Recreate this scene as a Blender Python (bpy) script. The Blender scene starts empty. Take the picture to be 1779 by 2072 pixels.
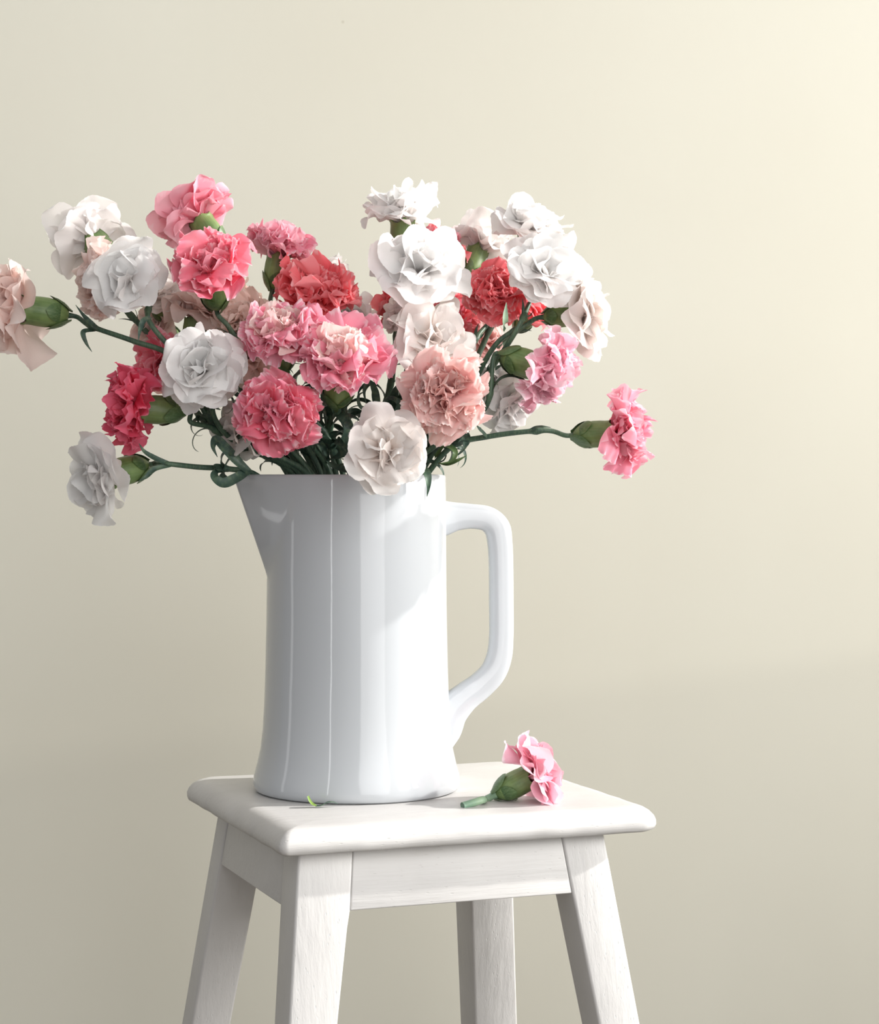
import bpy, bmesh, math, random
from mathutils import Vector, Matrix, noise

# ------------------------------------------------------------------ camera
F = 4216.0            # focal length in pixels of a 1779x2072 frame
CX, HY = 889.5, 960.0  # principal column, horizon row
ZT = 0.50             # stool top
ZC = ZT + 0.2590      # eye level = rim of the jug
scene = bpy.context.scene
cd = bpy.data.cameras.new('camera')
cam = bpy.data.objects.new('camera', cd)
scene.collection.objects.link(cam)
cam.location = (0, 0, ZC)
cam.rotation_euler = (math.pi/2, 0, 0)
cd.sensor_fit = 'VERTICAL'
cd.sensor_height = 36.0
cd.lens = F/2072*36.0
cd.shift_y = (HY-1036.0)/2072
cd.clip_start = 0.05
cd.dof.use_dof = False
scene.camera = cam

# ------------------------------------------------------------------ world and lights
world = bpy.data.worlds.new('world')
scene.world = world
world.use_nodes = True
bg = world.node_tree.nodes['Background']
bg.inputs[0].default_value = (0.98, 0.985, 1.0, 1)
bg.inputs[1].default_value = 0.29

def area(name, loc, target, sx, sy, energy, color):
    l = bpy.data.lights.new(name, 'AREA')
    l.shape = 'RECTANGLE'; l.size = sx; l.size_y = sy
    l.energy = energy; l.color = color
    o = bpy.data.objects.new(name, l)
    scene.collection.objects.link(o)
    o.location = loc
    d = Vector(target)-Vector(loc)
    o.rotation_euler = d.to_track_quat('-Z', 'Y').to_euler()
    return o
# daylight outside the window in the wall to the right
area('window_light', (4.0, 1.2, 1.25), (0.2, 1.6, 1.0), 2.2, 1.5, 178, (1.0, 0.99, 0.97))
# added soft fill from behind the camera, right, to brighten front-facing blooms
area('front_fill_light', (1.75, -0.9, 1.5), (-0.05, 1.7, 0.75), 3.6, 3.0, 84, (1.0, 0.99, 0.98))
# small low lamp added outside the window to make the faint wall band
area('wall_band_light', (8.0, -0.05, 1.49), (-0.3, 2.45, 0.6), 0.25, 0.12, 95, (1.0, 0.97, 0.9))
# the narrow gap of the far window, seen as the thin streak in the glaze
area('far_window_light', (-1.75, -1.3, 0.75), (-0.07, 1.7, 0.64), 0.07, 2.6, 4.0, (1, 1, 1))
area('side_window_light', (-2.6, 1.55, 0.9), (-0.07, 1.7, 0.64), 0.18, 1.8, 1.5, (1, 1, 1))
sd = bpy.data.lights.new('sun', 'SUN')
sd.energy = 3.9; sd.angle = math.radians(1.5); sd.color = (1.0, 0.97, 0.93)
sun = bpy.data.objects.new('sun', sd)
scene.collection.objects.link(sun)
sun.location = (2, 1, 2)
sun.rotation_euler = Vector((-1, -0.16, -0.62)).to_track_quat('-Z', 'Y').to_euler()

scene.view_settings.view_transform = 'Standard'
scene.view_settings.look = 'None'
scene.view_settings.gamma = 1
scene.view_settings.exposure = 0.16
scene.view_settings.use_curve_mapping = False

# ------------------------------------------------------------------ helpers
def lin(c):
    r = []
    for v in c:
        v = v/255.0
        r.append(v/12.92 if v <= 0.04045 else ((v+0.055)/1.055)**2.4)
    return (*r, 1)

def P(px, py, D):
    return Vector(((px-CX)*D/F, D, ZC-(py-HY)*D/F))

def sm(a, b, x):
    t = max(0.0, min(1.0, (x-a)/(b-a)))
    return t*t*(3-2*t)

def link(name, me, mat=None, parent=None):
    o = bpy.data.objects.new(name, me)
    scene.collection.objects.link(o)
    if mat is not None:
        if not me.materials:
            me.materials.append(mat)
        else:
            o.material_slots[0].link = 'OBJECT'
            o.material_slots[0].material = mat
    if parent is not None:
        o.parent = parent
    return o

def mesh(name, verts, faces, smooth=True):
    me = bpy.data.meshes.new(name)
    me.from_pydata([tuple(v) for v in verts], [], faces)
    if smooth:
        me.shade_smooth()
    me.update()
    return me

def thing(name, label, cat, loc, group=None):
    o = bpy.data.objects.new(name, None)
    scene.collection.objects.link(o)
    o.empty_display_size = 0.02
    o.location = loc
    o['label'] = label
    o['category'] = cat
    if group:
        o['group'] = group
    return o

class N:
    """small node-tree builder"""
    def __init__(self, name):
        self.m = bpy.data.materials.new(name)
        self.m.use_nodes = True
        self.t = self.m.node_tree
        self.p = self.t.nodes['Principled BSDF']
        self.out = self.t.nodes['Material Output']
    def n(self, kind, **kw):
        nd = self.t.nodes.new('ShaderNode'+kind)
        for k, v in kw.items():
            setattr(nd, k, v)
        return nd
    def l(self, a, b):
        self.t.links.new(a, b)
    def noise(self, vec, scale, detail=3, rough=0.5):
        nd = self.n('TexNoise')
        nd.inputs['Scale'].default_value = scale
        nd.inputs['Detail'].default_value = detail
        nd.inputs['Roughness'].default_value = rough
        if vec is not None:
            self.l(vec, nd.inputs['Vector'])
        return nd.outputs['Fac']
    def mapping(self, src, scale):
        mp = self.n('Mapping')
        mp.inputs['Scale'].default_value = scale
        self.l(src, mp.inputs['Vector'])
        return mp.outputs['Vector']
    def ramp(self, fac, stops):
        r = self.n('ValToRGB')
        self.l(fac, r.inputs[0])
        e = r.color_ramp.elements
        while len(e) < len(stops):
            e.new(0.5)
        for el, (pos, col) in zip(e, stops):
            el.position = pos; el.color = col
        return r.outputs[0]
    def mix(self, fac, a, b, mode='MIX'):
        m = self.n('Mix', data_type='RGBA', blend_type=mode)
        for sock, v in ((m.inputs[0], fac), (m.inputs[6], a), (m.inputs[7], b)):
            if isinstance(v, (int, float)):
                sock.default_value = v
            elif isinstance(v, tuple):
                sock.default_value = v
            else:
                self.l(v, sock)
        return m.outputs[2]
    def bump(self, h, strength, dist):
        b = self.n('Bump')
        b.inputs['Strength'].default_value = strength
        b.inputs['Distance'].default_value = dist
        self.l(h, b.inputs['Height'])
        self.l(b.outputs[0], self.p.inputs['Normal'])
        return b.outputs[0]

# ------------------------------------------------------------------ materials
def wall_mat():
    k = N('wall_paint')
    g = k.n('NewGeometry').outputs['Position']
    a = k.noise(g, 2.2, 3)
    b = k.noise(g, 60, 4)
    col = k.ramp(a, [(0.3, lin((229, 225, 209))), (0.7, lin((233, 230, 215)))])
    # tiny specks of knocked paint
    v = k.n('TexVoronoi'); v.inputs['Scale'].default_value = 7.0
    k.l(g, v.inputs['Vector'])
    sp = k.ramp(v.outputs['Distance'], [(0.0, (1, 1, 1, 1)), (0.018, (0, 0, 0, 1))])
    col = k.mix(sp, col, lin((205, 198, 178)))
    k.l(col, k.p.inputs['Base Color'])
    k.p.inputs['Roughness'].default_value = 0.75
    k.bump(b, 0.12, 0.001)
    return k.m

def wood_mat(name, axis):
    k = N(name)
    tc = k.n('TexCoord').outputs['Object']
    s = [90, 90, 90]; s[axis] = 6
    g = k.noise(k.mapping(tc, tuple(s)), 1.6, 5, 0.6)
    big = k.noise(tc, 16, 3)
    pits = k.n('TexVoronoi'); pits.inputs['Scale'].default_value = 1.0
    s2 = [330, 330, 330]; s2[axis] = 90
    k.l(k.mapping(tc, tuple(s2)), pits.inputs['Vector'])
    pm = k.ramp(pits.outputs['Distance'], [(0.0, (0, 0, 0, 1)), (0.16, (1, 1, 1, 1))])
    col = k.ramp(big, [(0.3, lin((203, 201, 199))), (0.7, lin((213, 211, 209)))])
    col = k.mix(k.ramp(g, [(0.60, (0, 0, 0, 1)), (0.75, (0.35, 0.35, 0.35, 1))]), col, lin((196, 192, 188)))
    k.l(col, k.p.inputs['Base Color'])
    k.p.inputs['Roughness'].default_value = 0.42
    mx = k.n('Math', operation='MULTIPLY_ADD')
    k.l(g, mx.inputs[0]); mx.inputs[1].default_value = 0.8
    rr = k.n('RGBToBW'); k.l(pm, rr.inputs[0])
    mm = k.n('Math', operation='MULTIPLY'); k.l(rr.outputs[0], mm.inputs[0]); mm.inputs[1].default_value = 0.35
    k.l(mm.outputs[0], mx.inputs[2])
    m2 = k.n('Math', operation='ADD'); k.l(mx.outputs[0], m2.inputs[0])
    m3 = k.n('Math', operation='MULTIPLY'); k.l(big, m3.inputs[0]); m3.inputs[1].default_value = 1.2
    k.l(m3.outputs[0], m2.inputs[1])
    k.bump(m2.outputs[0], 0.55, 0.0014)
    return k.m

def glaze_mat():
    k = N('white_glaze')
    tc = k.n('TexCoord').outputs['Object']
    b = k.noise(k.mapping(tc, (1, 1, 0.45)), 32, 2)
    k.p.inputs['Base Color'].default_value = lin((194, 198, 202))
    k.p.inputs['Roughness'].default_value = 0.07
    k.p.inputs['IOR'].default_value = 1.5
    k.bump(b, 0.10, 0.002)
    return k.m

def petal_mat(name, base, body, edge, under, transl=0.35, streak=0.35, base_at=0.35, body_at=0.7):
    """base..edge colour runs along the petal from its claw (v=0) to its rim (v=1)"""
    k = N(name)
    uv = k.n('UVMap'); uv.uv_map = 'petal'
    sep = k.n('SeparateXYZ'); k.l(uv.outputs[0], sep.inputs[0])
    oi = k.n('ObjectInfo')
    cmb = k.n('CombineXYZ')
    k.l(sep.outputs[0], cmb.inputs[0]); k.l(sep.outputs[1], cmb.inputs[1]); k.l(oi.outputs['Random'], cmb.inputs[2])
    st = k.noise(k.mapping(cmb.outputs[0], (26, 1.6, 40)), 1.0, 3)
    bl = k.noise(k.mapping(cmb.outputs[0], (3, 2.5, 60)), 1.0, 2)
    # shift the position along the petal by streak noise
    a = k.n('Math', operation='MULTIPLY_ADD'); k.l(st, a.inputs[0]); a.inputs[1].default_value = streak; 
    k.l(sep.outputs[1], a.inputs[2])
    a2 = k.n('Math', operation='SUBTRACT'); k.l(a.outputs[0], a2.inputs[0]); a2.inputs[1].default_value = streak*0.5
    col = k.ramp(a2.outputs[0], [(base_at, base), (body_at, body), (0.95, body), (0.995, edge)])
    col = k.mix(k.ramp(bl, [(0.35, (0, 0, 0, 1)), (0.75, (0.45, 0.45, 0.45, 1))]), col, edge)
    geo = k.n('NewGeometry')
    bf = k.n('Math', operation='MULTIPLY'); k.l(geo.outputs['Backfacing'], bf.inputs[0]); bf.inputs[1].default_value = 0.7
    col = k.mix(bf.outputs[0], col, under)
    # small difference from petal to petal
    hsv = k.n('HueSaturation')
    mr = k.n('MapRange'); k.l(oi.outputs['Random'], mr.inputs[0]); mr.inputs[3].default_value = 0.90; mr.inputs[4].default_value = 1.05
    k.l(mr.outputs[0], hsv.inputs['Value']); k.l(col, hsv.inputs['Color'])
    col = hsv.outputs[0]
    k.l(col, k.p.inputs['Base Color'])
    k.p.inputs['Roughness'].default_value = 0.75
    k.p.inputs['Specular IOR Level'].default_value = 0.15
    nb = k.bump(st, 0.35, 0.0006)
    tr = k.n('BsdfTranslucent'); k.l(col, tr.inputs[0]); k.l(nb, tr.inputs['Normal'])
    ms = k.n('MixShader'); ms.inputs[0].default_value = transl
    k.l(k.p.outputs[0], ms.inputs[1]); k.l(tr.outputs[0], ms.inputs[2])
    k.l(ms.outputs[0], k.out.inputs[0])
    return k.m

def green_mat(name, c1, c2, rough=0.45, stripes=True):
    k = N(name)
    tc = k.n('TexCoord').outputs['Object']
    a = k.noise(tc, 70, 3)
    b = k.noise(k.mapping(tc, (900, 900, 40) if stripes else (300, 300, 300)), 1.0, 2)
    col = k.ramp(a, [(0.3, c1), (0.7, c2)])
    col = k.mix(k.ramp(b, [(0.45, (0, 0, 0, 1)), (0.8, (0.3, 0.3, 0.3, 1))]), col, lin((150, 175, 130)))
    k.l(col, k.p.inputs['Base Color'])
    k.p.inputs['Roughness'].default_value = rough
    k.bump(b, 0.2, 0.0004)
    return k.m

M = {
 'wall': wall_mat(),
 'wood_x': wood_mat('white_painted_wood_x', 0),
 'wood_z': wood_mat('white_painted_wood_z', 2),
 'glaze': glaze_mat(),
 'calyx': green_mat('calyx_green', lin((84, 112, 62)), lin((128, 152, 92)), 0.4),
 'bract': green_mat('bract_green', lin((62, 92, 56)), lin((100, 128, 76)), 0.4),
 'stem': green_mat('stem_green', lin((52, 80, 68)), lin((82, 110, 88)), 0.45),
 'leaf': green_mat('leaf_green', lin((44, 68, 60)), lin((74, 100, 86)), 0.5, False),
 'stem_pale': green_mat('pale_stem_green', lin((110, 142, 122)), lin((150, 178, 146)), 0.45),
 'stem_cut': green_mat('cut_stem_green', lin((150, 172, 110)), lin((176, 196, 140)), 0.5),
 'leaf_lime': green_mat('lime_leaf_green', lin((104, 134, 44)), lin((128, 154, 66)), 0.5, False),
 'white': petal_mat('white_petal', lin((252, 236, 222)), lin((253, 252, 251)), lin((254, 254, 254)), lin((252, 247, 245)), 0.42, 0.2, 0.2, 0.42),
 'cream': petal_mat('cream_petal', lin((253, 234, 220)), lin((254, 249, 246)), lin((254, 252, 250)), lin((252, 241, 236)), 0.42, 0.25, 0.25, 0.6),
 'peach': petal_mat('peach_petal', lin((252, 218, 200)), lin((254, 234, 224)), lin((254, 241, 233)), lin((252, 232, 223)), 0.42, 0.25, 0.3, 0.75),
 'dusty': petal_mat('dusty_rose_petal', lin((243, 164, 168)), lin((250, 212, 208)), lin((254, 238, 234)), lin((252, 226, 220)), 0.42, 0.4, 0.3, 0.8),
 'blush': petal_mat('blush_petal', lin((250, 218, 208)), lin((253, 234, 228)), lin((254, 242, 238)), lin((252, 234, 228)), 0.42, 0.3, 0.3, 0.85),
 'coral': petal_mat('coral_petal', lin((244, 78, 94)), lin((250, 126, 134)), lin((253, 190, 194)), lin((252, 164, 170)), 0.42, 0.35, 0.35, 0.88),
 'deep': petal_mat('deep_pink_petal', lin((232, 52, 92)), lin((243, 92, 124)), lin((250, 156, 178)), lin((248, 128, 154)), 0.38, 0.35, 0.35, 0.9),
 'hot': petal_mat('hot_pink_petal', lin((243, 84, 112)), lin((250, 136, 158)), lin((254, 208, 216)), lin((252, 178, 194)), 0.42, 0.4, 0.35, 0.88),
 'pink': petal_mat('pink_petal', lin((246, 104, 134)), lin((251, 164, 186)), lin((254, 222, 230)), lin((253, 196, 208)), 0.42, 0.4, 0.35, 0.9),
 'pale': petal_mat('pale_pink_petal', lin((250, 156, 182)), lin((253, 200, 216)), lin((255, 234, 240)), lin((254, 216, 226)), 0.42, 0.4, 0.35, 0.9),
 'variegated': petal_mat('variegated_petal', lin((242, 96, 126)), lin((254, 226, 222)), lin((255, 246, 240)), lin((253, 216, 218)), 0.42, 0.8, 0.35, 0.65),
}

# ------------------------------------------------------------------ setting
def quad_obj(name, vs, mat, n=(0, 1, 2, 3)):
    me = mesh(name, vs, [n], False)
    o = link(name, me, mat)
    o['kind'] = 'structure'
    return o
def slab(name, lo, hi, mat):
    (x0, y0, z0), (x1, y1, z1) = lo, hi
    vs = [(x, y, z) for x in (x0, x1) for y in (y0, y1) for z in (z0, z1)]
    fs = [(0, 1, 3, 2), (4, 6, 7, 5), (0, 4, 5, 1), (2, 3, 7, 6), (0, 2, 6, 4), (1, 5, 7, 3)]
    o = link(name, mesh(name, vs, fs, False), mat)
    o['kind'] = 'structure'
    return o
WY = 2.45
slab('wall_back', (-3.2, WY, 0.0), (2.6, WY+0.1, 2.6), M['wall'])
def wall_with_window(name, x0, x1, y0, y1, z0, z1, wy0, wy1, wz0, wz1, mat):
    vs = []; fs = []
    for (a, b, c, d) in ((y0, wy0, z0, z1), (wy1, y1, z0, z1), (wy0, wy1, z0, wz0), (wy0, wy1, wz1, z1)):
        k = len(vs)
        vs += [(x, y, z) for x in (x0, x1) for y in (a, b) for z in (c, d)]
        fs += [tuple(k+i for i in f) for f in ((0, 1, 3, 2), (4, 6, 7, 5), (0, 4, 5, 1), (2, 3, 7, 6), (0, 2, 6, 4), (1, 5, 7, 3))]
    o = link(name, mesh(name, vs, fs, False), mat)
    o['kind'] = 'structure'
    return o
wall_with_window('wall_right', 2.0, 2.1, -2.0, WY, 0.0, 2.7, -0.1, 2.37, 0.735, 2.5, M['wall'])
fk = N('floor_boards')
ftc = fk.n('NewGeometry').outputs['Position']
fk.l(fk.ramp(fk.noise(fk.mapping(ftc, (3, 60, 1)), 1, 4), [(0.3, lin((62, 54, 44))), (0.7, lin((80, 70, 58)))]), fk.p.inputs['Base Color'])
slab('floor', (-3.2, -2.0, -0.05), (2.6, WY, 0.0), fk.m)

# ------------------------------------------------------------------ stool
SC = Vector((-0.030, 1.705)); SA = math.radians(21)
stool = thing('stool', 'square white painted wooden stool with splayed legs under the jug', 'stool', (SC.x, SC.y, 0))
stool.rotation_euler = (0, 0, SA)

def seat_mesh():
    half = 0.148; n = 44
    rings = [(0.004, -0.0195), (0.0012, -0.018), (0.0, -0.0150), (0.0, -0.0115), (0.0012, -0.008),
             (0.0038, -0.0045), (0.0075, -0.0018), (0.012, -0.0004), (0.018, 0.0), (0.05, 0.0), (0.1, 0.0)]
    cr = [0.006, 0.016, 0.018, 0.018]   # corner radii: FL, FR, BR, BL
    def outline(inset):
        pts = []
        h = half-inset
        cs = [(-1, -1), (1, -1), (1, 1), (-1, 1)]
        for i in range(4):
            r = max(0.0005, cr[i]-inset*0.4)
            r = min(r, h*0.9)
            sx, sy = cs[i]
            c = Vector((sx*(h-r), sy*(h-r)))
            a0 = [math.pi, 1.5*math.pi, 0, 0.5*math.pi][i]
            for j in range(9):
                a = a0+math.pi/2*j/8
                pts.append(c+Vector((math.cos(a), math.sin(a)))*r)
            # straight run to the next corner
            sx2, sy2 = cs[(i+1) % 4]
            r2 = max(0.0005, cr[(i+1) % 4]-inset*0.4); r2 = min(r2, h*0.9)
            aend = a0+math.pi/2
            p0 = c+Vector((math.cos(aend), math.sin(aend)))*r
            p1 = Vector((sx2*(h-r2), sy2*(h-r2)))+Vector((math.cos(aend), math.sin(aend)))*r2
            for j in range(1, n):
                pts.append(p0.lerp(p1, j/n))
        return pts
    vs = []; fs = []
    for inset, z in rings:
        for p in outline(inset):
            v = Vector((p.x, p.y, z))
            if z < -0.0001:
                d = noise.noise(v*55)*0.0007+noise.noise(v*160)*0.00035
            else:
                d = 0
            q = Vector((p.x, p.y, 0)).normalized()*d
            vs.append(v+q+Vector((0, 0, noise.noise(v*40+Vector((5, 0, 0)))*0.0004 if -0.02 < z < -0.0001 else 0)))
    vs = [Vector(((v.x+0.148)*0.310/0.296-0.148, v.y, v.z)) for v in vs]
    m = len(vs)//len(rings)
    for r in range(len(rings)-1):
        for i in range(m):
            j = (i+1) % m
            fs.append((r*m+i, r*m+j, (r+1)*m+j, (r+1)*m+i))
    fs.append(tuple(range((len(rings)-1)*m, len(rings)*m)))
    fs.append(tuple(reversed(range(m))))
    return mesh('seat', vs, fs)
seat = link('seat', seat_mesh(), M['wood_x'], stool)
seat.location = (0, 0, ZT)

def loft_box(name, secs, mat, parent, bev=0.0018):
    """secs: list of (u0,u1,v0,v1,z) rectangles from top to bottom"""
    vs = []; fs = []
    for (u0, u1, v0, v1, z) in secs:
        vs += [(u0, v0, z), (u1, v0, z), (u1, v1, z), (u0, v1, z)]
    for r in range(len(secs)-1):
        for i in range(4):
            j = (i+1) % 4
            fs.append((r*4+j, r*4+i, (r+1)*4+i, (r+1)*4+j))
    fs.append((0, 1, 2, 3))
    L = (len(secs)-1)*4
    fs.append((L+3, L+2, L+1, L))
    me = mesh(name, vs, fs, False)
    bm = bmesh.new(); bm.from_mesh(me)
    bmesh.ops.recalc_face_normals(bm, faces=bm.faces)
    bmesh.ops.bevel(bm, geom=[e for e in bm.edges if len(e.link_faces) == 2 and e.calc_face_angle(0) > 0.6],
                    offset=bev, segments=3, affect='EDGES', profile=0.5)
    bm.to_mesh(me); bm.free()
    me.shade_smooth()
    try:
        me.set_sharp_from_angle(angle=math.radians(35))
    except Exception:
        pass
    return link(name, me, mat, parent)

ZU = ZT-0.0195
AH = 0.045
SU, SV = 0.12, 0.20
UL, UR, VF, VB = -0.129, 0.120, -0.129, 0.097
def leg(su, sv, uo, vo, wt, wb, tt, tb):
    secs = []
    for z in (ZU, ZU-AH, ZU-AH-0.012, 0.25, 0.0):
        d = ZU-z
        # outward travel begins just under the seat
        k = d
        w = wt if d <= AH+0.001 else wb+(wt-wb)*max(0, 1-(d-AH)/0.10)
        t = tt if d <= AH+0.001 else tb+(tt-tb)*max(0, 1-(d-AH)/0.10)
        uo_ = uo+su*SU*k; vo_ = vo+sv*SV*k
        u0, u1 = sorted((uo_, uo_-su*w)); v0, v1 = sorted((vo_, vo_-sv*t))
        secs.append((u0, u1, v0, v1, z))
    return loft_box('leg', secs, M['wood_z'], stool, 0.0022)
leg(-1, -1, UL, VF, 0.043, 0.031, 0.038, 0.036)
leg(1, -1, UR, VF, 0.036, 0.033, 0.038, 0.036)
leg(-1, 1, UL, VB, 0.036, 0.034, 0.032, 0.030)
leg(1, 1, UR, VB, 0.040, 0.040, 0.040, 0.038)
def apron(u0, u1, v0, v1, su, sv):
    secs = []
    for z in (ZU, ZU-AH*0.5, ZU-AH):
        d = ZU-z
        if sv:
            secs.append((u0-SU*d, u1+SU*d, v0+sv*SV*d, v1+sv*SV*d, z))
        else:
            secs.append((u0+su*SU*d, u1+su*SU*d, v0-SV*d, v1+SV*d, z))
    return loft_box('apron', secs, M['wood_x'], stool, 0.0012)
apron(UL+0.0432, UR-0.0362, VF+0.0008, VF+0.022, 0, -1)
apron(UL+0.0362, UR-0.0402, VB-0.022, VB-0.0008, 0, 1)
apron(UL+0.0008, UL+0.022, VF+0.0382, VB-0.0322, -1, 0)
apron(UR-0.022, UR-0.0008, VF+0.0382, VB-0.0402, 1, 0)

# ------------------------------------------------------------------ jug
JD = 1.715
JC = Vector(((722-CX)*JD/F, JD, ZT+0.0003))
JT = ZC-JC.z            # height of rim above base
S = JD/F                # metres per pixel at the jug
jug = thing('jug', 'tall glossy white ceramic jug full of carnations standing on the stool', 'jug', JC)
jug.rotation_euler = (0, 0, math.radians(12))   # local -x is the spout, +x the handle
prof = [(0.0, 199), (0.0015, 206), (0.006, 209), (0.012, 207.5), (0.022, 201), (0.034, 194.5), (0.05, 190), (0.07, 187),
        (0.10, 184.5), (0.14, 182.5), (0.175, 181.5), (0.21, 181), (0.245, 180.6), (JT-0.0015, 180.2), (JT, 179)]
def rad(z):
    for (a, ra), (b, rb) in zip(prof, prof[1:]):
        if z <= b:
            return (ra+(rb-ra)*(z-a)/(b-a))*S
    return prof[-1][1]*S
ZA = JT-0.084
TH = 0.0042
def ring(z, inset, nseg):
    R = rad(z)
    T = R+0.0305*max(0.0, (z-ZA)/(JT-ZA))
    h = max(0.0, (z-ZA)/(JT-ZA))
    tt = math.acos(min(1, R/T))*(0.60+0.36*h) if T > R+1e-6 else 0
    # flat side of the spout: straight line from the tip to the body
    ax, ay, bx, by = T, 0.0, R*math.cos(tt), R*math.sin(tt)
    nx, ny = by-ay, -(bx-ax)
    dd = nx*ax+ny*ay
    def r_(a):
        a = abs(a)
        return dd/(nx*math.cos(a)+ny*math.sin(a)) if a < tt else R
    out = []
    for i in range(nseg):
        a = -math.pi+2*math.pi*i/nseg   # angle from spout
        r = sum(r_((((a+d) + math.pi) % (2*math.pi))-math.pi) for d in (-0.025, -0.015, -0.005, 0.005, 0.015, 0.025))/6 if tt > 0 else R
        r -= inset
        out.append(Vector((-math.cos(a)*r, math.sin(a)*r, z)))
    return out
def jug_body():
    ns = 360
    rows = []
    zs = [0, 0.0015, 0.004, 0.006, 0.009, 0.012, 0.017, 0.022, 0.028, 0.034, 0.042, 0.05, 0.06, 0.07, 0.085, 0.1, 0.12, 0.14, 0.16, ZA-0.002]
    k = 16
    zs += [ZA+(JT-0.002-ZA)*i/k for i in range(k+1)]
    for z in zs:
        rows.append(ring(z, 0, ns))
    rows.append(ring(JT-0.0007, 0.0004, ns)); 
    top = ring(JT, 0.0014, ns); rows.append(top)
    rows.append(ring(JT, TH-0.0014, ns))
    rows.append([Vector((v.x, v.y, JT-0.0008)) for v in ring(JT, TH-0.0003, ns)])
    for z in list(reversed(zs))[:-5]:
        rows.append(ring(z-0.001, TH, ns))
    vs = [v for r in rows for v in r]; fs = []
    for r in range(len(rows)-1):
        for i in range(ns):
            j = (i+1) % ns
            fs.append((r*ns+j, r*ns+i, (r+1)*ns+i, (r+1)*ns+j))
    fs.append(tuple(range(ns)))
    L = (len(rows)-1)*ns
    fs.append(tuple(reversed(range(L, L+ns))))
    me = mesh('body', vs, fs)
    return me
body = link('body', jug_body(), M['glaze'], jug)

def catmull(pts, per=8):
    # centripetal Catmull-Rom
    out = []
    n = len(pts)
    for i in range(n-1):
        p0 = pts[i-1] if i else pts[0]*2-pts[1]
        p1, p2 = pts[i], pts[i+1]
        p3 = pts[i+2] if i+2 < n else pts[-1]*2-pts[-2]
        t0 = 0.0
        t1 = t0+max(1e-6, (p1-p0).length)**0.5
        t2 = t1+max(1e-6, (p2-p1).length)**0.5
        t3 = t2+max(1e-6, (p3-p2).length)**0.5
        for j in range(per):
            t = t1+(t2-t1)*j/per
            a1 = p0*((t1-t)/(t1-t0))+p1*((t-t0)/(t1-t0))
            a2 = p1*((t2-t)/(t2-t1))+p2*((t-t1)/(t2-t1))
            a3 = p2*((t3-t)/(t3-t2))+p3*((t-t2)/(t3-t2))
            b1 = a1*((t2-t)/(t2-t0))+a2*((t-t0)/(t2-t0))
            b2 = a2*((t3-t)/(t3-t1))+a3*((t-t1)/(t3-t1))
            out.append(b1*((t2-t)/(t2-t1))+b2*((t-t1)/(t2-t1)))
    out.append(pts[-1].copy())
    return out

def handle_mesh():
    # (px, py, half thickness in the handle's plane, half depth), pixels of the photograph
    ctl = [(880, 1050, 42, 22), (902, 1049, 37, 21), (930, 1046, 29, 20), (965, 1046, 25.5, 20), (995, 1052, 26, 20), (1014, 1070, 27, 20), (1020, 1100, 25.5, 20),
           (1022.5, 1150, 25, 20), (1023, 1220, 25, 20), (1023, 1290, 25, 20), (1019, 1332, 26, 20), (1006, 1365, 27, 20), (980, 1392, 28, 20),
           (948, 1415, 30, 21), (920, 1440, 36, 22), (898, 1466, 48, 23), (880, 1485, 52, 23)]
    cp = [Vector(((x-722)*S, 0, (HY-y)*S+JT)) for x, y, _, _ in ctl]
    path = catmull(cp, 6)
    hw = catmull([Vector((a*S, b*S, 0)) for _, _, a, b in ctl], 6)
    ns = 28
    vs = []; fs = []
    for i, p in enumerate(path):
        t = (path[min(i+1, len(path)-1)]-path[max(i-1, 0)]).normalized()
        nrm = Vector((t.z, 0, -t.x))
        for j in range(ns):
            a = 2*math.pi*j/ns
            c, s = math.cos(a), math.sin(a)
            e = 2/2.9
            x = math.copysign(abs(c)**e, c); y = math.copysign(abs(s)**e, s)
            # inner side is a little narrower, with a soft ridge
            wdt = 1.0 - 0.12*(x < 0)*abs(x)
            vs.append(p+nrm*(x*hw[i].x)+Vector((0, 1, 0))*(y*hw[i].y*wdt))
    for i in range(len(path)-1):
        for j in range(ns):
            k = (j+1) % ns
            fs.append((i*ns+j, i*ns+k, (i+1)*ns+k, (i+1)*ns+j))
    fs.append(tuple(reversed(range(ns)))); L = (len(path)-1)*ns
    fs.append(tuple(range(L, L+ns)))
    me = mesh('handle', vs, fs)
    bm = bmesh.new(); bm.from_mesh(me)
    bmesh.ops.recalc_face_normals(bm, faces=bm.faces)
    bm.to_mesh(me); bm.free(); me.shade_smooth()
    return me
link('handle', handle_mesh(), M['glaze'], jug)

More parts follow.
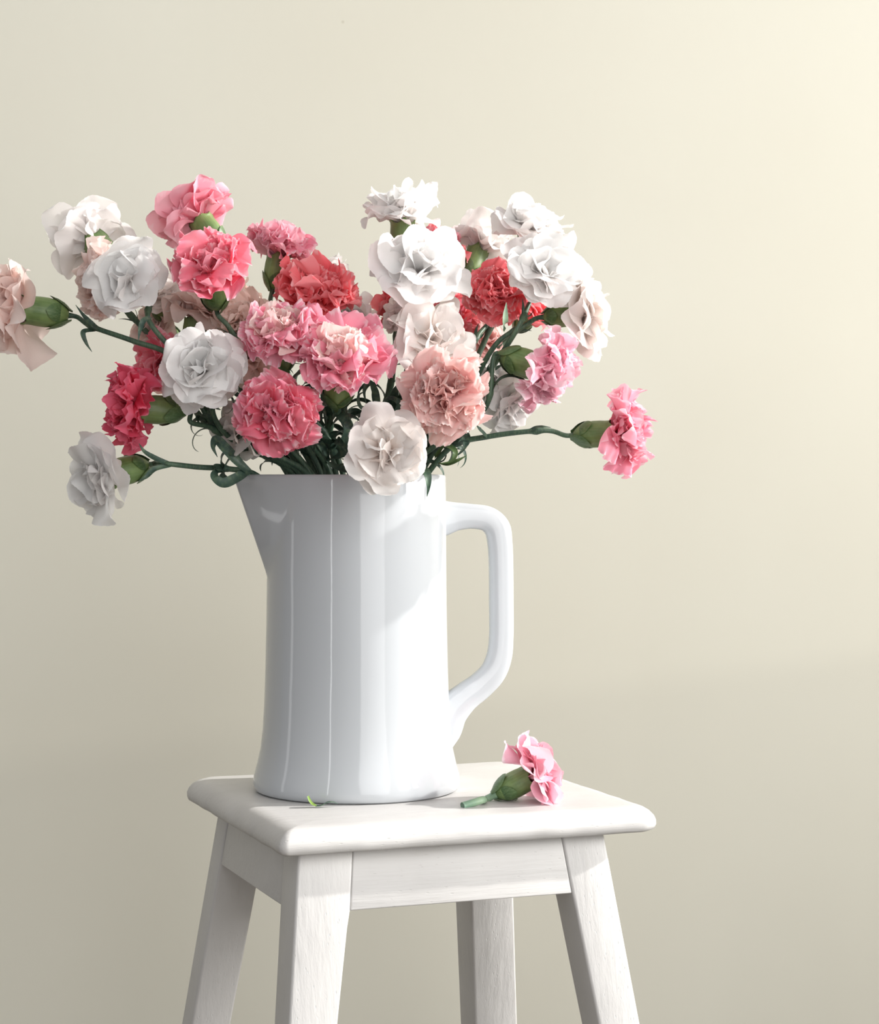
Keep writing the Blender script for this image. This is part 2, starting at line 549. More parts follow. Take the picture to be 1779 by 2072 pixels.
# ------------------------------------------------------------------ petals
def petal_mesh(style, openness, L, seed):
    """one petal, claw at the origin, flower axis +z, leaning out along +x; flower radius = 1"""
    rnd = random.Random(seed)
    frilly = style == 'frilly'
    NU, NT = (63, 12) if frilly else (57, 12)
    off = Vector((rnd.uniform(-50, 50), rnd.uniform(-50, 50), rnd.uniform(-50, 50)))
    O = math.radians(openness)
    ph = rnd.uniform(0, 6.28); ph2 = rnd.uniform(0, 6.28)
    L *= 1.06
    W = L*(rnd.uniform(0.52, 0.66) if frilly else rnd.uniform(0.62, 0.82))
    A = L*(rnd.uniform(0.085, 0.13) if frilly else rnd.uniform(0.09, 0.15))
    k1 = rnd.uniform(1.7, 2.5) if frilly else rnd.uniform(1.0, 1.8)
    teeth = 21 if frilly else 19
    tooth = 0.042 if frilly else 0.018
    inner = max(0.0, 1-openness/50.0)
    cup = (0.35+0.5*inner)*(1 if frilly else 1.15)
    curl = rnd.uniform(-0.3, 0.7)
    # spine
    K = 40
    sp = [(0.05, -0.05)]; ang = []
    for i in range(K+1):
        t = i/K
        a = O*sm(0.05, 0.62, t)+curl*sm(0.7, 1.05, t)+(0.35*math.sin(t*5+ph)*t*0.6)
        ang.append(a)
        if i:
            sp.append((sp[-1][0]+math.sin(a)*L/K, sp[-1][1]+math.cos(a)*L/K))
    vs = []; uvs = []
    for iu in range(NU+1):
        u = -1+2*iu/NU
        saw = (abs(((u*teeth*0.5+ph) % 1.0)-0.5)*2)
        saw = tooth*(saw*0.7+0.6*noise.noise(Vector((u*9, ph, 0))+off))
        for it in range(NT+1):
            t = it/NT
            t = 1-(1-t)**1.25          # finer rows at the rim
            te = t*(1-(0.07*u*u+0.20*abs(u)**5)*sm(0, 0.6, t))
            te += saw*sm(0.80, 1.0, t)+0.05*noise.noise(Vector((u*1.7, 3.1, ph))+off)*t**2
            te = max(0.0, te)/1.09
            x = min(K-1e-4, te*K); i0 = int(min(K-1, x)); fr = x-i0
            a = ang[i0]+(ang[i0+1]-ang[i0])*min(1, fr)
            r = sp[i0][0]+(sp[i0+1][0]-sp[i0][0])*fr; z = sp[i0][1]+(sp[i0+1][1]-sp[i0][1])*fr
            w = 0.045+W*sm(0.0, 0.88, t)*(1-0.10*abs(u)**3*sm(0.7, 1, t))
            grow = t**2.2
            nz = A*grow*(math.sin(k1*math.pi*u+ph)+(0.55 if frilly else 0.3)*math.sin(k1*2.1*math.pi*u+ph2+t*3)*grow)
            if frilly:
                nz += A*0.30*t**5*math.sin(k1*4.1*math.pi*u+ph2)
            nz += L*0.22*noise.noise(Vector((u*1.5, t*2.0, 0))+off)*t
            lat = w*u*(1-0.18*cup*abs(u))
            lat += L*0.05*noise.noise(Vector((u*2.5, t*2.5, 7))+off)*t
            nz += cup*w*u*u*0.55
            tx, tz = math.sin(a), math.cos(a)
            nx, nzz = -math.cos(a), math.sin(a)
            vs.append(Vector((r+nx*nz, lat, z+nzz*nz)))
            uvs.append((iu/NU, t))
    fs = []
    for iu in range(NU):
        for it in range(NT):
            a = iu*(NT+1)+it; b = a+NT+1
            fs.append((a, a+1, b+1, b))
    me = mesh('petal', vs, fs)
    lay = me.uv_layers.new(name='petal')
    for lp in me.loops:
        lay.data[lp.index].uv = uvs[lp.vertex_index]
    me.materials.append(M['white'])
    return me

LIB = {}
# style -> layers: (count, opening angle, length, variants)
LAYERS = {
 'frilly': [(6, 100, 1.0, 6), (8, 80, 0.97, 6), (8, 60, 0.90, 6), (8, 42, 0.84, 6), (7, 24, 0.78, 6), (4, 8, 0.72, 4)],
 'smooth': [(5, 104, 1.0, 6), (5, 84, 0.99, 6), (5, 60, 0.88, 6), (4, 38, 0.80, 6), (4, 14, 0.70, 6)],
}
for stl, lys in LAYERS.items():
    for li, (cnt, opn, L, nv) in enumerate(lys):
        LIB[(stl, li)] = [petal_mesh(stl, opn+((v*7) % 11)-5, L*(0.94+0.03*v), hash((li, v)) % 1000+(500 if stl == 'frilly' else 0)) for v in range(nv)]

# ------------------------------------------------------------------ calyx, stems, leaves
def calyx_mesh(R=0.0098, L=0.030):
    vs = []; fs = []; ns = 30
    pr = [(-1.0, 0.30), (-0.93, 0.50), (-0.82, 0.74), (-0.66, 0.92), (-0.45, 1.0), (-0.25, 1.0), (-0.1, 0.97), (0.0, 0.98), (0.09, 1.06)]
    for k, (z, r) in enumerate(pr):
        for j in range(ns):
            a = 2*math.pi*j/ns
            lobe = abs(math.sin(a*2.5))          # five teeth at the mouth
            zz = z+(0.0 if k < 7 else (0.20*(1-lobe**0.8) if k == 8 else 0.07*(1-lobe)))-(0.06 if k == 8 else 0)
            rr = r*(1+0.012*math.cos(a*5)*(k > 2))
            vs.append(Vector((math.cos(a)*rr*R, math.sin(a)*rr*R, zz*L)))
    for k in range(len(pr)-1):
        for j in range(ns):
            i = (j+1) % ns
            fs.append((k*ns+j, k*ns+i, (k+1)*ns+i, (k+1)*ns+j))
    # inner side back down, so the cup has a thickness
    base = (len(pr)-1)*ns
    b2 = len(vs)
    for j in range(ns):
        v = vs[base+j]; vs.append(Vector((v.x*0.9, v.y*0.9, v.z-0.0004)))
    b3 = len(vs)
    for j in range(ns):
        a = 2*math.pi*j/ns
        vs.append(Vector((math.cos(a)*R*0.86, math.sin(a)*R*0.86, -0.35*L)))
    for j in range(ns):
        i = (j+1) % ns
        fs.append((base+j, base+i, b2+i, b2+j)); fs.append((b2+j, b2+i, b3+i, b3+j))
    fs.append(tuple(range(b3, b3+ns)))
    fs.append(tuple(reversed(range(ns))))
    me = mesh('calyx', vs, fs)
    me.materials.append(M['calyx'])
    return me
CAL_L, CAL_R = 0.0295, 0.0112
CALYX = calyx_mesh(CAL_R, CAL_L)

def bract_mesh(seed):
    """one scale leaf hugging the foot of the calyx, pointing up +z, on the +x side"""
    rnd = random.Random(seed)
    vs = []; fs = []; NU, NT = 6, 8
    for t_ in range(NT+1):
        t = t_/NT
        z = -CAL_L*1.03+t*CAL_L*0.62
        zz = max(-1.0, z/CAL_L)
        tab = [(-1.0, 0.30), (-0.93, 0.50), (-0.82, 0.74), (-0.66, 0.92), (-0.45, 1.0), (0, 1.0)]
        rr = 1.0
        for (a, ra), (b, rb) in zip(tab, tab[1:]):
            if a <= zz <= b:
                rr = ra+(rb-ra)*(zz-a)/(b-a)
        rr = rr*CAL_R+0.0006+0.0012*t**3
        w = 0.85*math.sin(math.pi*min(1, 0.32+0.68*t))**0.8 if t < 1 else 0.02
        for u_ in range(NU+1):
            u = -1+2*u_/NU
            a = u*w
            vs.append(Vector((math.cos(a)*rr, math.sin(a)*rr, z)))
    for t_ in range(NT):
        for u_ in range(NU):
            a = t_*(NU+1)+u_
            fs.append((a, a+1, a+NU+2, a+NU+1))
    me = mesh('bract', vs, fs)
    me.materials.append(M['bract'])
    return me
BRACT = bract_mesh(1)

def tube_mesh(name, path, radii, ns=9):
    vs = []; fs = []
    up = Vector((0.3, 0.5, 0.8)).normalized()
    for i, p in enumerate(path):
        t = (path[min(i+1, len(path)-1)]-path[max(i-1, 0)])
        t = t.normalized() if t.length > 1e-9 else Vector((0, 0, 1))
        a = t.cross(up)
        if a.length < 0.05:
            a = t.cross(Vector((1, 0, 0)))
        a.normalize(); b = t.cross(a).normalized(); up = -a.cross(t) if False else up
        for j in range(ns):
            an = 2*math.pi*j/ns
            vs.append(p+(a*math.cos(an)+b*math.sin(an))*radii[i])
    for i in range(len(path)-1):
        for j in range(ns):
            k = (j+1) % ns
            fs.append((i*ns+j, i*ns+k, (i+1)*ns+k, (i+1)*ns+j))
    fs.append(tuple(range(ns))); L = (len(path)-1)*ns
    fs.append(tuple(reversed(range(L, L+ns))))
    return mesh(name, vs, fs)

def leaf_mesh(length, width, lean, curl, twist, seed, mat='leaf'):
    """strap leaf: starts at origin hugging +z, leans out along +x and curls"""
    rnd = random.Random(seed)
    NT, NU = 18, 4
    vs = []; fs = []
    p = Vector((0, 0, 0)); a = lean*0.3
    tw = 0
    for t_ in range(NT+1):
        t = t_/NT
        a = lean*(0.3+0.7*sm(0, 0.35, t))+curl*t**1.6
        tw = twist*t
        T = Vector((math.sin(a), 0, math.cos(a)))
        Nn = Vector((-math.cos(a), 0, math.sin(a)))
        Sx = (Vector((0, 1, 0))*math.cos(tw)+Nn*math.sin(tw))
        N2 = (Nn*math.cos(tw)-Vector((0, 1, 0))*math.sin(tw))
        w = width*0.5*(0.75+0.5*math.sin(math.pi*min(1, t*1.2)))*(1-t**3.2)+0.00015
        for u_ in range(NU+1):
            u = -1+2*u_/NU
            vs.append(p+Sx*(w*u)+N2*(abs(u)*w*0.35))
        p = p+T*(length/NT)
    for t_ in range(NT):
        for u_ in range(NU):
            b = t_*(NU+1)+u_
            fs.append((b, b+NU+1, b+NU+2, b+1))
    me = mesh('leaf', vs, fs)
    me.materials.append(M[mat])
    return me
LEAF = [leaf_mesh(0.045, 0.0065, 0.5, 0.8, 0.3, 1), leaf_mesh(0.055, 0.008, 0.6, 2.6, 0.5, 2), leaf_mesh(0.05, 0.0085, 0.7, 4.2, -0.6, 3),
        leaf_mesh(0.035, 0.005, 0.4, 0.5, 0.2, 4), leaf_mesh(0.06, 0.0075, 0.45, 3.2, 0.9, 5), leaf_mesh(0.028, 0.0045, 0.7, -0.9, 0.2, 6),
        leaf_mesh(0.05, 0.011, 0.5, 2.0, 0.4, 7)]

def frame(z, x=None):
    z = z.normalized()
    if x is None:
        x = Vector((0.31, 0.77, 0.52))
    x = (x-z*x.dot(z))
    if x.length < 1e-4:
        x = Vector((1, 0, 0))-z*z.x
    x.normalize()
    return Matrix((x, z.cross(x), z)).transposed()

def put_leaf(parent, pos, along, out, k, scale=1.0, mat=None):
    o = link('leaf', LEAF[k], None, parent)
    m = frame(along, out).to_4x4()
    o.matrix_local = Matrix.Translation(pos)@m@Matrix.Scale(scale, 4)
    if mat:
        o.material_slots[0].link = 'OBJECT'; o.material_slots[0].material = M[mat]
    return o

MC = Vector((JC.x, JC.y, ZC))   # middle of the jug's mouth
GROUP = 'carnations arranged in the white jug'

def carnation(label, px, py, D, face, rpx, colour, style, seed, inner=None, way=(), entry=None, leaves=3,
              stemless=False, fill=1.0, roll=0.0, nodes=(), kal=1.0, group=GROUP, close=1.0, rim=3, squash=1.0):
    rnd = random.Random(seed)
    R = 1.17*rpx*D/F
    f = Vector((face[0], -face[2], face[1])).normalized()
    ctr = P(px, py, D)
    mouth = ctr-f*(0.36*R)
    root = thing('carnation', label, 'flower', (0, 0, 0), group)
    # the thing's own frame: origin at the calyx mouth
    root.location = mouth
    fr = frame(f)
    # petals
    g = rnd.uniform(0, 6.28)
    lys = LAYERS[style]
    for li, (cnt, opn, L, nv) in enumerate(lys):
        n = max(3, round(cnt*fill))
        for i in range(n):
            g0 = g+2*math.pi*i/n+rnd.uniform(-0.22, 0.22)
            o = link('petal', LIB[(style, li)][rnd.randrange(nv)], None, root)
            sl = o.material_slots[0]; sl.link = 'OBJECT'
            sl.material = M[inner if (inner and li >= len(lys)-3) else colour]
            s = R*rnd.choice((0.78, 0.88, 0.94, 1.0, 1.04, 1.1))*rnd.uniform(0.97, 1.03)
            tilt = rnd.gauss(0, 0.2)
            m = fr.to_4x4()@Matrix.Diagonal((1, 1, squash, 1))@Matrix.Rotation(g0, 4, 'Z')@Matrix.Rotation(tilt+(1-close)*(-0.5), 4, 'Y')@Matrix.Rotation(rnd.gauss(0, 0.24), 4, 'X')
            mir = rnd.choice((-1, 1))
            m = m@Matrix.Diagonal((s, s*mir*rnd.uniform(0.9, 1.1), s*rnd.uniform(0.92, 1.08), 1))
            o.matrix_local = m
        g += 1.1+rnd.uniform(-0.3, 0.3)
    ks = kal*min(1.1, max(0.7, R/0.041))
    cm = fr.to_4x4()@Matrix.Rotation(rnd.uniform(0, 6), 4, 'Z')@Matrix.Scale(ks, 4)
    c = link('calyx', CALYX, None, root); c.matrix_local = Matrix.Translation(f*0.002)@cm
    for i in range(4):
        b = link('bract', BRACT, None, root)
        b.matrix_local = cm@Matrix.Rotation(i*math.pi/2, 4, 'Z')@Matrix.Diagonal((1.0+0.02*(i % 2), 1, 1.0-0.12*(i % 2), 1))
    # stem
    base = mouth-f*(CAL_L*ks*0.97)
    if stemless:
        pts = [base+f*0.003, base-f*0.008]+[P(*w) for w in way]
    else:
        if entry is None:
            d = Vector((base.x-MC.x, base.y-MC.y, 0))
            d = d/0.16
            if d.length > 1: d.normalize()
            e = MC+Vector((d.x*0.052+rnd.uniform(-.008, .008), d.y*0.05+rnd.uniform(-.008, .008), 0.002))
            if (Vector((e.x, e.y))-Vector((MC.x, MC.y))).length > 0.058:
                q = Vector((e.x-MC.x, e.y-MC.y, 0)).normalized()*0.058
                e = Vector((MC.x+q.x, MC.y+q.y, e.z))
        else:
            e = P(*entry)
        q = e-MC
        low = Vector((MC.x-q.x*0.5, MC.y-q.y*0.5, ZC-0.15))
        mid = e.lerp(low, 0.35)
        pts = [base+f*0.003, base-f*(0.005 if way else 0.012)]
        if way:
            pts += [P(*w) for w in way]
        else:
            b2 = base-f*0.012
            up = (e-low).normalized()
            p1 = b2-f*(0.16*(b2-e).length); p2 = e+up*(0.35*(b2-e).length)
            for t in (0.33, 0.66):
                pts.append(b2*(1-t)**3+p1*3*t*(1-t)**2+p2*3*t*t*(1-t)+e*t**3)
        pts += [e, mid, low]
    path = catmull(pts, 9)
    acc = [0.0]
    for a, b in zip(path, path[1:]):
        acc.append(acc[-1]+(b-a).length)
    nn = list(nodes)
    if not nn and not stemless:
        s0 = 0.022+rnd.uniform(0, 0.02)
        while s0 < acc[-1]-0.10:
            nn.append(s0); s0 += rnd.uniform(0.04, 0.065)
    radii = []
    for s in acc:
        r = 0.00195+0.0004*min(1, s/0.1)
        r += 0.0014*max(0, 1-s/0.006)*0.6
        for n_ in nn:
            r += 0.0013*math.exp(-((s-n_)/0.0035)**2)
        radii.append(r)
    if stemless:
        radii = [r*1.45 for r in radii]
    st = link('stem', tube_mesh('stem', [p-mouth for p in path], radii), M['stem_pale' if stemless else 'stem'], root)
    # leaf pairs at the nodes
    cnt = 0
    for n_ in nn:
        for i, s in enumerate(acc):
            if s >= n_:
                break
        i = min(max(1, i), len(path)-2)
        al = (path[i-1]-path[i+1]).normalized()     # growth direction, toward the flower
        side = Vector((rnd.uniform(-1, 1), rnd.uniform(-0.6, 0.6), rnd.uniform(-1, 1)))
        fm = frame(al, side)
        for sgn in (1, -1):
            if cnt >= leaves*2: break
            outv = fm.col[0]*sgn
            if path[i].z < ZC+0.008: continue
            z_over = path[i].z-ZC
            kk = rnd.choice((1, 2, 4, 6)) if z_over < 0.07 else rnd.choice((3, 5))
            put_leaf(root, path[i]-mouth+outv*0.0018, al, outv, kk, rnd.uniform(0.6, 0.95) if z_over < 0.07 and abs(path[i].x-MC.x) < 0.13 else rnd.uniform(0.4, 0.62))
            cnt += 1
    # leaves crowding the mouth of the jug
    if not stemless:
        up_i = [i for i, p in enumerate(path) if 0.004 < p.z-ZC < 0.058 and 0 < i < len(path)-1 and abs(p.x-MC.x) < 0.11]
        for _ in range(rim if up_i else 0):
            i = rnd.choice(up_i)
            al = (path[i-1]-path[i+1]).normalized()
            side = Vector((rnd.uniform(-1, 1), rnd.uniform(-1, 0.7), rnd.uniform(-0.3, 0.6)))
            outv = frame(al, side).col[0]
            put_leaf(root, path[i]-mouth+outv*0.0018, al, outv, rnd.choice((1, 2, 4, 6, 6, 0)), rnd.uniform(0.55, 0.85))
    return root, mouth, path

C = carnation

def leaf_along(item, pts, width, mat='leaf', tilt=0.0):
    """a strap leaf of the carnation `item` that follows the given points"""
    root = item[0]
    path = catmull([P(*p) for p in pts], 7)
    vs = []; fs = []
    n = len(path)
    view = Vector((0.25+tilt, -0.75, 0.45)).normalized()
    for i, p in enumerate(path):
        t = i/(n-1)
        T = (path[min(i+1, n-1)]-path[max(i-1, 0)]).normalized()
        sd_ = T.cross(view)
        if sd_.length < 0.1:
            sd_ = T.cross(Vector((1, 0, 0)))
        sd_.normalize()
        nn_ = sd_.cross(T)
        w = width*0.5*(0.8+0.4*math.sin(math.pi*min(1, t*1.2)))*(1-t**3)+0.0002
        for u in (-1, -0.5, 0, 0.5, 1):
            vs.append(p+sd_*(w*u)+nn_*(abs(u)*w*0.35)-root.location)
    for i in range(n-1):
        for u in range(4):
            a = i*5+u
            fs.append((a, a+5, a+6, a+1))
    return link('leaf', mesh('leaf', vs, fs), M[mat], root)
# ------------------------------------------------------------------ the bouquet, back to front
# label, px, py, distance, facing (right, up, toward the camera), radius px, colours
# -- left side
c_left = C('dusty blush carnation cut by the left edge of the photo, on a long stem', 22, 622, 1.70, (-0.93, 0.12, 0.2), 96, 'blush', 'smooth', 11,
  way=[(180, 658, 1.70), (270, 690, 1.69), (350, 722, 1.69), (440, 860, 1.69)], nodes=(0.030, 0.13), leaves=0)
C('white carnation at top left, seen from behind, highest white bloom on the left', 184, 480, 1.74, (-0.5, 0.5, -0.55), 84, 'white', 'smooth', 12,
  way=[(215, 575, 1.74), (320, 700, 1.73), (430, 870, 1.71)])
C('dusty salmon carnation tucked behind the left white carnation, facing left', 200, 572, 1.70, (-0.85, 0.05, 0.35), 80, 'blush', 'frilly', 13)
c_over = C('white carnation facing the viewer, overlapping a dusty salmon bloom at the left', 256, 567, 1.655, (-0.30, 0.22, 0.85), 80, 'white', 'smooth', 14,
  way=[(300, 645, 1.68), (365, 730, 1.68), (440, 870, 1.69)])
C('topmost pink carnation at the left, seen from below with green calyx', 396, 432, 1.76, (-0.52, 0.70, -0.35), 80, 'pink', 'smooth', 15, fill=1.4,
  way=[(445, 500, 1.76), (500, 640, 1.75), (560, 820, 1.74)])
C('hot pink ruffled carnation left of centre, below the topmost pink bloom', 426, 533, 1.65, (-0.05, 0.74, 0.60), 92, 'hot', 'frilly', 16,
  way=[(462, 660, 1.68), (510, 760, 1.70), (565, 880, 1.70)])
C('pink carnation with sunlit pale top, side view between hot pink and coral blooms', 568, 494, 1.72, (0.16, 0.90, 0.05), 76, 'pink', 'frilly', 17, inner='pale')
C('coral red ruffled carnation at the centre top above the two bright pink blooms', 640, 588, 1.69, (0.0, 0.86, 0.45), 94, 'coral', 'frilly', 18)
C('small white carnation mostly hidden behind the central coral red bloom', 668, 545, 1.80, (-0.1, 0.9, -0.2), 40, 'white', 'smooth', 19)
C('white carnation low behind the coral red one, right beneath its right end', 716, 630, 1.76, (0.35, 0.55, 0.2), 54, 'white', 'smooth', 20)
C('blush carnation hidden under the hot pink bloom, with large green calyx showing', 398, 622, 1.72, (0.10, 0.85, 0.05), 72, 'blush', 'smooth', 21)
C('pale blush carnation peeking out right of the hot pink bloom', 480, 590, 1.74, (0.4, 0.8, 0.2), 50, 'peach', 'smooth', 22)
C('small white carnation squeezed between left white bloom and hot pink bloom', 330, 590, 1.72, (0.1, 0.5, 0.4), 50, 'cream', 'smooth', 23)
C('dusty blush carnation below the left white bloom, behind crossing stems', 312, 668, 1.74, (-0.4, 0.1, 0.5), 56, 'blush', 'smooth', 24)
C('rose pink carnation behind the large left white bloom, left of it', 318, 738, 1.72, (-0.65, 0.1, 0.6), 60, 'hot', 'smooth', 25)
C('pale salmon carnation hanging beneath the rose pink bloom at left', 362, 775, 1.75, (-0.2, -0.5, 0.5), 46, 'dusty', 'smooth', 26)
C('peach carnation behind the upper bright pink bloom, to its left', 488, 645, 1.70, (-0.15, 0.6, 0.7), 62, 'peach', 'frilly', 27)
C('peach and cream carnation between the large white bloom and the salmon pink bloom', 505, 722, 1.69, (0.1, 0.3, 0.8), 66, 'peach', 'smooth', 28)
C('bright pink carnation with creamy streaked heart, left of the two central ones', 562, 668, 1.625, (-0.08, 0.74, 0.6), 86, 'pink', 'frilly', 29, inner='variegated')
c_mid = C('largest bright pink carnation with creamy heart at the centre of the bouquet', 690, 722, 1.615, (0.08, 0.78, 0.58), 102, 'pink', 'frilly', 30, inner='variegated',
  way=[(674, 812, 1.67), (666, 880, 1.69)], entry=(660, 958, 1.69), nodes=(0.008, 0.062))
C('salmon pink ruffled carnation low at the front, facing the viewer', 566, 838, 1.60, (0.0, 0.12, 0.98), 96, 'hot', 'frilly', 31, inner='pink')
C('large white carnation front left, facing the viewer, above the deep pink one', 412, 748, 1.62, (-0.22, 0.12, 0.93), 88, 'white', 'smooth', 32, fill=1.15,
  way=[(430, 830, 1.67), (470, 890, 1.68)])
C('deep pink carnation at lower left, side view facing left on a straight stem', 260, 826, 1.66, (-0.93, 0.04, 0.22), 88, 'deep', 'frilly', 33,
  way=[(385, 853, 1.665), (430, 866, 1.68), (470, 900, 1.69)], nodes=(0.045,), leaves=1, kal=1.05)
c_low = C('white carnation lowest at the left, on a horizontal stem over the spout', 200, 966, 1.67, (-0.80, -0.22, 0.50), 92, 'white', 'smooth', 34,
  way=[(335, 938, 1.67), (400, 945, 1.68), (465, 949, 1.69)], entry=(520, 962, 1.70), nodes=(0.012,), leaves=0)
C('cream carnation half hidden behind the salmon pink bloom, low left', 478, 872, 1.68, (-0.7, -0.2, 0.6), 54, 'cream', 'smooth', 35)
# -- right side
c_top = C('white carnation topmost of the bouquet centre, side view with upright petals', 815, 420, 1.70, (-0.02, 0.95, 0.22), 84, 'white', 'smooth', 36,
  way=[(812, 520, 1.71), (806, 640, 1.71), (792, 760, 1.71), (770, 870, 1.71)])
C('pale coral carnation peeking out between the two upper white blooms', 888, 492, 1.76, (0.2, 0.85, 0.1), 58, 'coral', 'frilly', 37, inner='pink')
C('large white carnation with open heart just below the topmost white bloom', 850, 540, 1.65, (0.12, 0.5, 0.8), 92, 'white', 'smooth', 38,
  way=[(812, 660, 1.68), (790, 780, 1.70), (765, 870, 1.70)])
C('cool white carnation brightly lit, between the large white and the top right white', 975, 492, 1.78, (0.35, 0.75, -0.3), 70, 'white', 'smooth', 39)
C('coral red carnation right of centre, below the brightly lit white bloom', 1002, 588, 1.70, (0.05, 0.5, 0.8), 70, 'coral', 'frilly', 40,
  way=[(960, 690, 1.71), (925, 780, 1.71), (870, 880, 1.71)])
C('coral carnation behind the cream bloom, right under the large white one', 905, 632, 1.74, (0.2, 0.7, 0.3), 60, 'coral', 'frilly', 41, inner='hot')
C('small coral carnation left of the dark stems, behind the cream bloom', 788, 615, 1.76, (-0.6, 0.2, 0.1), 42, 'coral', 'smooth', 42)
C('small pale carnation against the dark stems, between coral and cream blooms', 806, 640, 1.68, (-0.4, 0.2, 0.6), 32, 'cream', 'smooth', 43)
C('white carnation at the top right of the bouquet, side view facing up', 1076, 452, 1.72, (0.12, 0.86, 0.40), 80, 'white', 'smooth', 44,
  way=[(1040, 520, 1.73), (985, 680, 1.73), (900, 850, 1.72)])
c_tall = C('white carnation directly below the top right one, facing the viewer', 1105, 548, 1.66, (0.22, 0.42, 0.85), 82, 'white', 'smooth', 45,
  way=[(1050, 660, 1.68), (985, 760, 1.70), (905, 870, 1.71)])
C('warm white carnation at the right end of the upper blooms, facing right', 1190, 632, 1.68, (0.92, 0.08, 0.35), 78, 'cream', 'smooth', 46, fill=1.2,
  way=[(1060, 660, 1.69), (1010, 690, 1.69), (950, 790, 1.70), (900, 880, 1.71)])
C('cream carnation right of centre, above the dusty rose ruffled bloom', 878, 682, 1.64, (0.12, 0.45, 0.85), 82, 'cream', 'smooth', 47,
  way=[(828, 790, 1.67), (800, 860, 1.70)])
c_rose = C('dusty rose tightly ruffled carnation right of centre, facing the viewer', 905, 798, 1.60, (0.12, -0.02, 0.97), 92, 'dusty', 'frilly', 48)
C('blush white carnation hanging over the front rim of the jug', 786, 912, 1.585, (0.02, 0.10, 0.98), 84, 'cream', 'smooth', 49)
C('blush petalled carnation behind slanting stems, right of the cream bloom', 985, 690, 1.76, (0.3, 0.2, 0.6), 46, 'dusty', 'smooth', 50)
C('pale coral carnation nearly hidden between white blooms at the right', 1082, 628, 1.74, (0.3, 0.3, 0.3), 38, 'coral', 'smooth', 51)
C('pale pink ruffled carnation at right, facing right and down, with big calyx', 1114, 752, 1.65, (0.85, -0.30, 0.35), 84, 'pale', 'frilly', 52, inner='pale',
  way=[(985, 820, 1.67), (925, 870, 1.69)], kal=1.12)
C('white carnation behind the pale pink bloom, above its stem', 1010, 762, 1.71, (0.1, 0.4, 0.6), 54, 'white', 'smooth', 53)
C('white carnation below the pale pink bloom, low at right, facing down right', 1035, 822, 1.69, (0.50, -0.40, 0.35), 66, 'white', 'smooth', 54)
c_right = C('pink carnation farthest right, facing right on a long level stem', 1264, 876, 1.68, (0.94, 0.04, 0.2), 86, 'pink', 'frilly', 55, inner='pink',
  way=[(1115, 872, 1.68), (1070, 873, 1.68), (985, 884, 1.685), (920, 900, 1.69)], entry=(868, 955, 1.70), nodes=(0.037,), leaves=0)
# -- leaves that stand out one by one
leaf_along(c_left, [(208, 672, 1.70), (186, 657, 1.69), (170, 640, 1.69), (153, 617, 1.69)], 0.0042)
leaf_along(c_left, [(192, 668, 1.70), (168, 673, 1.69), (174, 694, 1.69), (186, 712, 1.69)], 0.0034)
leaf_along(c_low, [(345, 940, 1.67), (312, 927, 1.665), (292, 914, 1.66), (281, 897, 1.66)], 0.0040)
leaf_along(c_low, [(345, 942, 1.67), (312, 950, 1.665), (295, 966, 1.66), (280, 974, 1.66)], 0.0036)
leaf_along(c_low, [(505, 950, 1.68), (478, 968, 1.665), (450, 979, 1.66), (434, 966, 1.66), (440, 952, 1.67), (462, 955, 1.68)], 0.0075)
leaf_along(c_low, [(505, 958, 1.68), (480, 935, 1.67), (455, 908, 1.665), (437, 890, 1.665), (431, 905, 1.66), (440, 925, 1.66)], 0.0080)
leaf_along(c_over, [(305, 642, 1.66), (290, 650, 1.65), (283, 668, 1.65), (280, 690, 1.65)], 0.0036)
leaf_along(c_right, [(1070, 873, 1.68), (1085, 866, 1.675), (1098, 864, 1.67), (1115, 865, 1.67)], 0.0030)
leaf_along(c_right, [(985, 884, 1.68), (976, 876, 1.675), (970, 868, 1.67), (964, 860, 1.67)], 0.0040)
leaf_along(c_right, [(880, 925, 1.68), (905, 903, 1.665), (921, 915, 1.66), (914, 933, 1.66), (890, 938, 1.66)], 0.0040, 'bract')
leaf_along(c_right, [(885, 938, 1.68), (905, 940, 1.665), (926, 932, 1.66), (944, 922, 1.66)], 0.0036, 'bract')
leaf_along(c_rose, [(838, 955, 1.66), (853, 948, 1.64), (864, 960, 1.635), (867, 982, 1.635), (864, 1005, 1.64)], 0.0060, 'stem')
leaf_along(c_mid, [(664, 935, 1.69), (650, 905, 1.68), (636, 880, 1.675), (640, 862, 1.67)], 0.0062)
leaf_along(c_mid, [(664, 935, 1.69), (690, 915, 1.67), (704, 880, 1.665), (698, 850, 1.66), (680, 838, 1.66), (672, 852, 1.66)], 0.0090)
leaf_along(c_mid, [(664, 935, 1.69), (680, 945, 1.66), (706, 948, 1.65), (712, 935, 1.65), (690, 928, 1.655)], 0.0080)
leaf_along(c_top, [(772, 850, 1.69), (762, 820, 1.67), (756, 790, 1.665), (746, 776, 1.66), (737, 790, 1.66), (742, 822, 1.665)], 0.0062)
leaf_along(c_top, [(772, 850, 1.69), (748, 835, 1.67), (728, 822, 1.665), (726, 800, 1.665), (740, 792, 1.665)], 0.0030)
leaf_along(c_top, [(775, 850, 1.69), (792, 815, 1.67), (805, 785, 1.66), (832, 766, 1.66)], 0.0060)
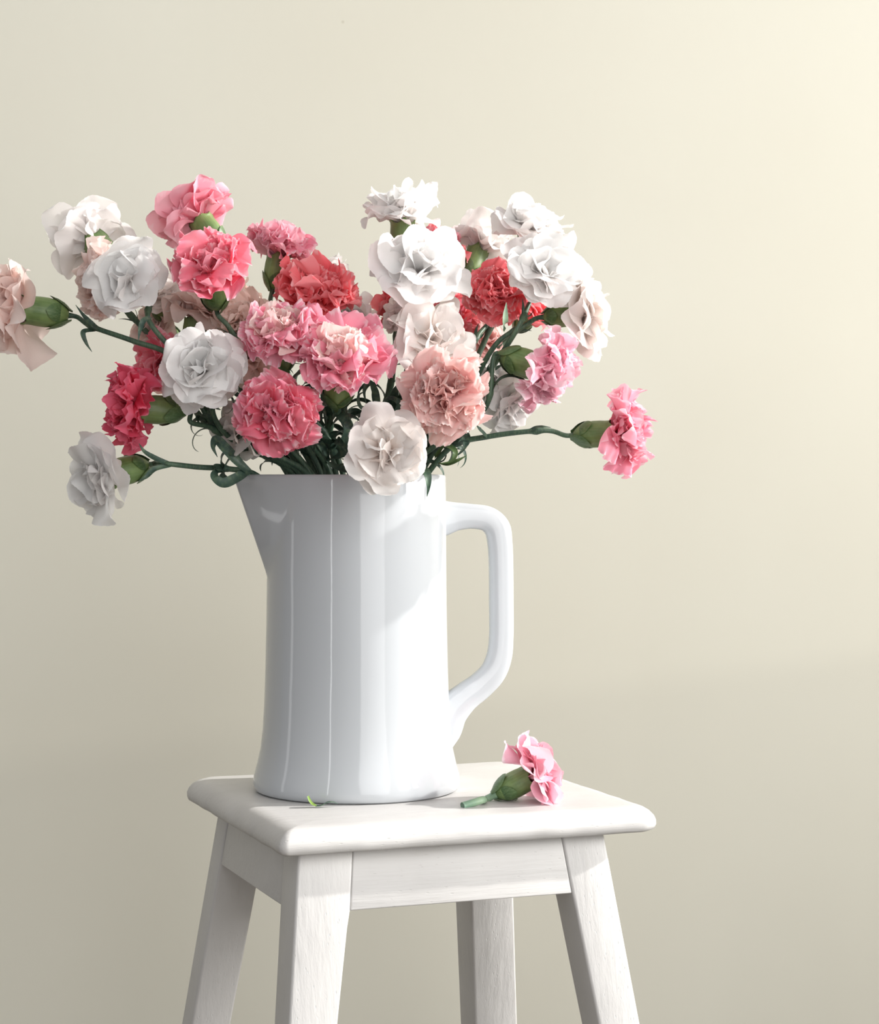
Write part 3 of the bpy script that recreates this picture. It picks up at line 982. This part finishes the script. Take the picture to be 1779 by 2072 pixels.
leaf_along(c_top, [(775, 850, 1.69), (800, 835, 1.67), (803, 812, 1.66), (785, 806, 1.66), (772, 825, 1.66)], 0.0050)
leaf_along(c_tall, [(1018, 668, 1.66), (1022, 650, 1.65), (1023, 630, 1.65), (1025, 612, 1.65)], 0.0040, 'stem_pale')
# -- the single bloom on the stool
C('single pink carnation lying on the stool beside the jug, short cut stem', 1090, 1563, 1.655, (0.80, 0.40, -0.05), 74, 'pale', 'smooth', 58, stemless=True, fill=1.6, inner='pink',
  way=[(975, 1619, 1.63), (936, 1631, 1.62)], kal=1.15, leaves=0, group=None)

# a curled scrap of leaf in front of the jug
lt = thing('curled_leaf', 'small curled scrap of green leaf lying on the stool before the jug', 'leaf', P(640, 1634, 1.62))
lt.location.z = ZT+0.0006
def strip(name, ctl, mat, parent):
    """ctl: (dx, dz, dy, half width) along the scrap"""
    path = catmull([Vector((a, c, b)) for a, b, c, _ in ctl], 6)
    ws = catmull([Vector((w, 0, 0)) for *_, w in ctl], 6)
    vs = []; fs = []
    for i, p in enumerate(path):
        for u in (-1, 0, 1):
            for side in (0, 1):
                vs.append(p+Vector((0.15*u*ws[i].x, u*ws[i].x, 0.0004*side+abs(u)*ws[i].x*0.2)))
    for i in range(len(path)-1):
        for u in range(2):
            a = i*6+u*2; b = a+6
            fs.append((a, b, b+2, a+2)); fs.append((a+1, a+3, b+3, b+1))
        a = i*6; b = a+6
        fs.append((a, a+1, b+1, b)); fs.append((a+4, b+4, b+5, a+5))
    return link(name, mesh(name, vs, fs), mat, parent)
k = 1.6/F
strip('tip', [(-17*k, 20*k, 0, 0.0032), (-14*k, 12*k, 0, 0.0036), (-8*k, 4*k, 0, 0.0036), (0, 0.4*k, 0, 0.0026)], M['leaf_lime'], lt)
strip('blade', [(0, 0.4*k, 0, 0.0026), (10*k, 1.5*k, 0, 0.0026), (22*k, 7*k, 0.001, 0.0026), (34*k, 8*k, 0.002, 0.0012), (44*k, 4*k, 0.003, 0.0003)], M['leaf'], lt)
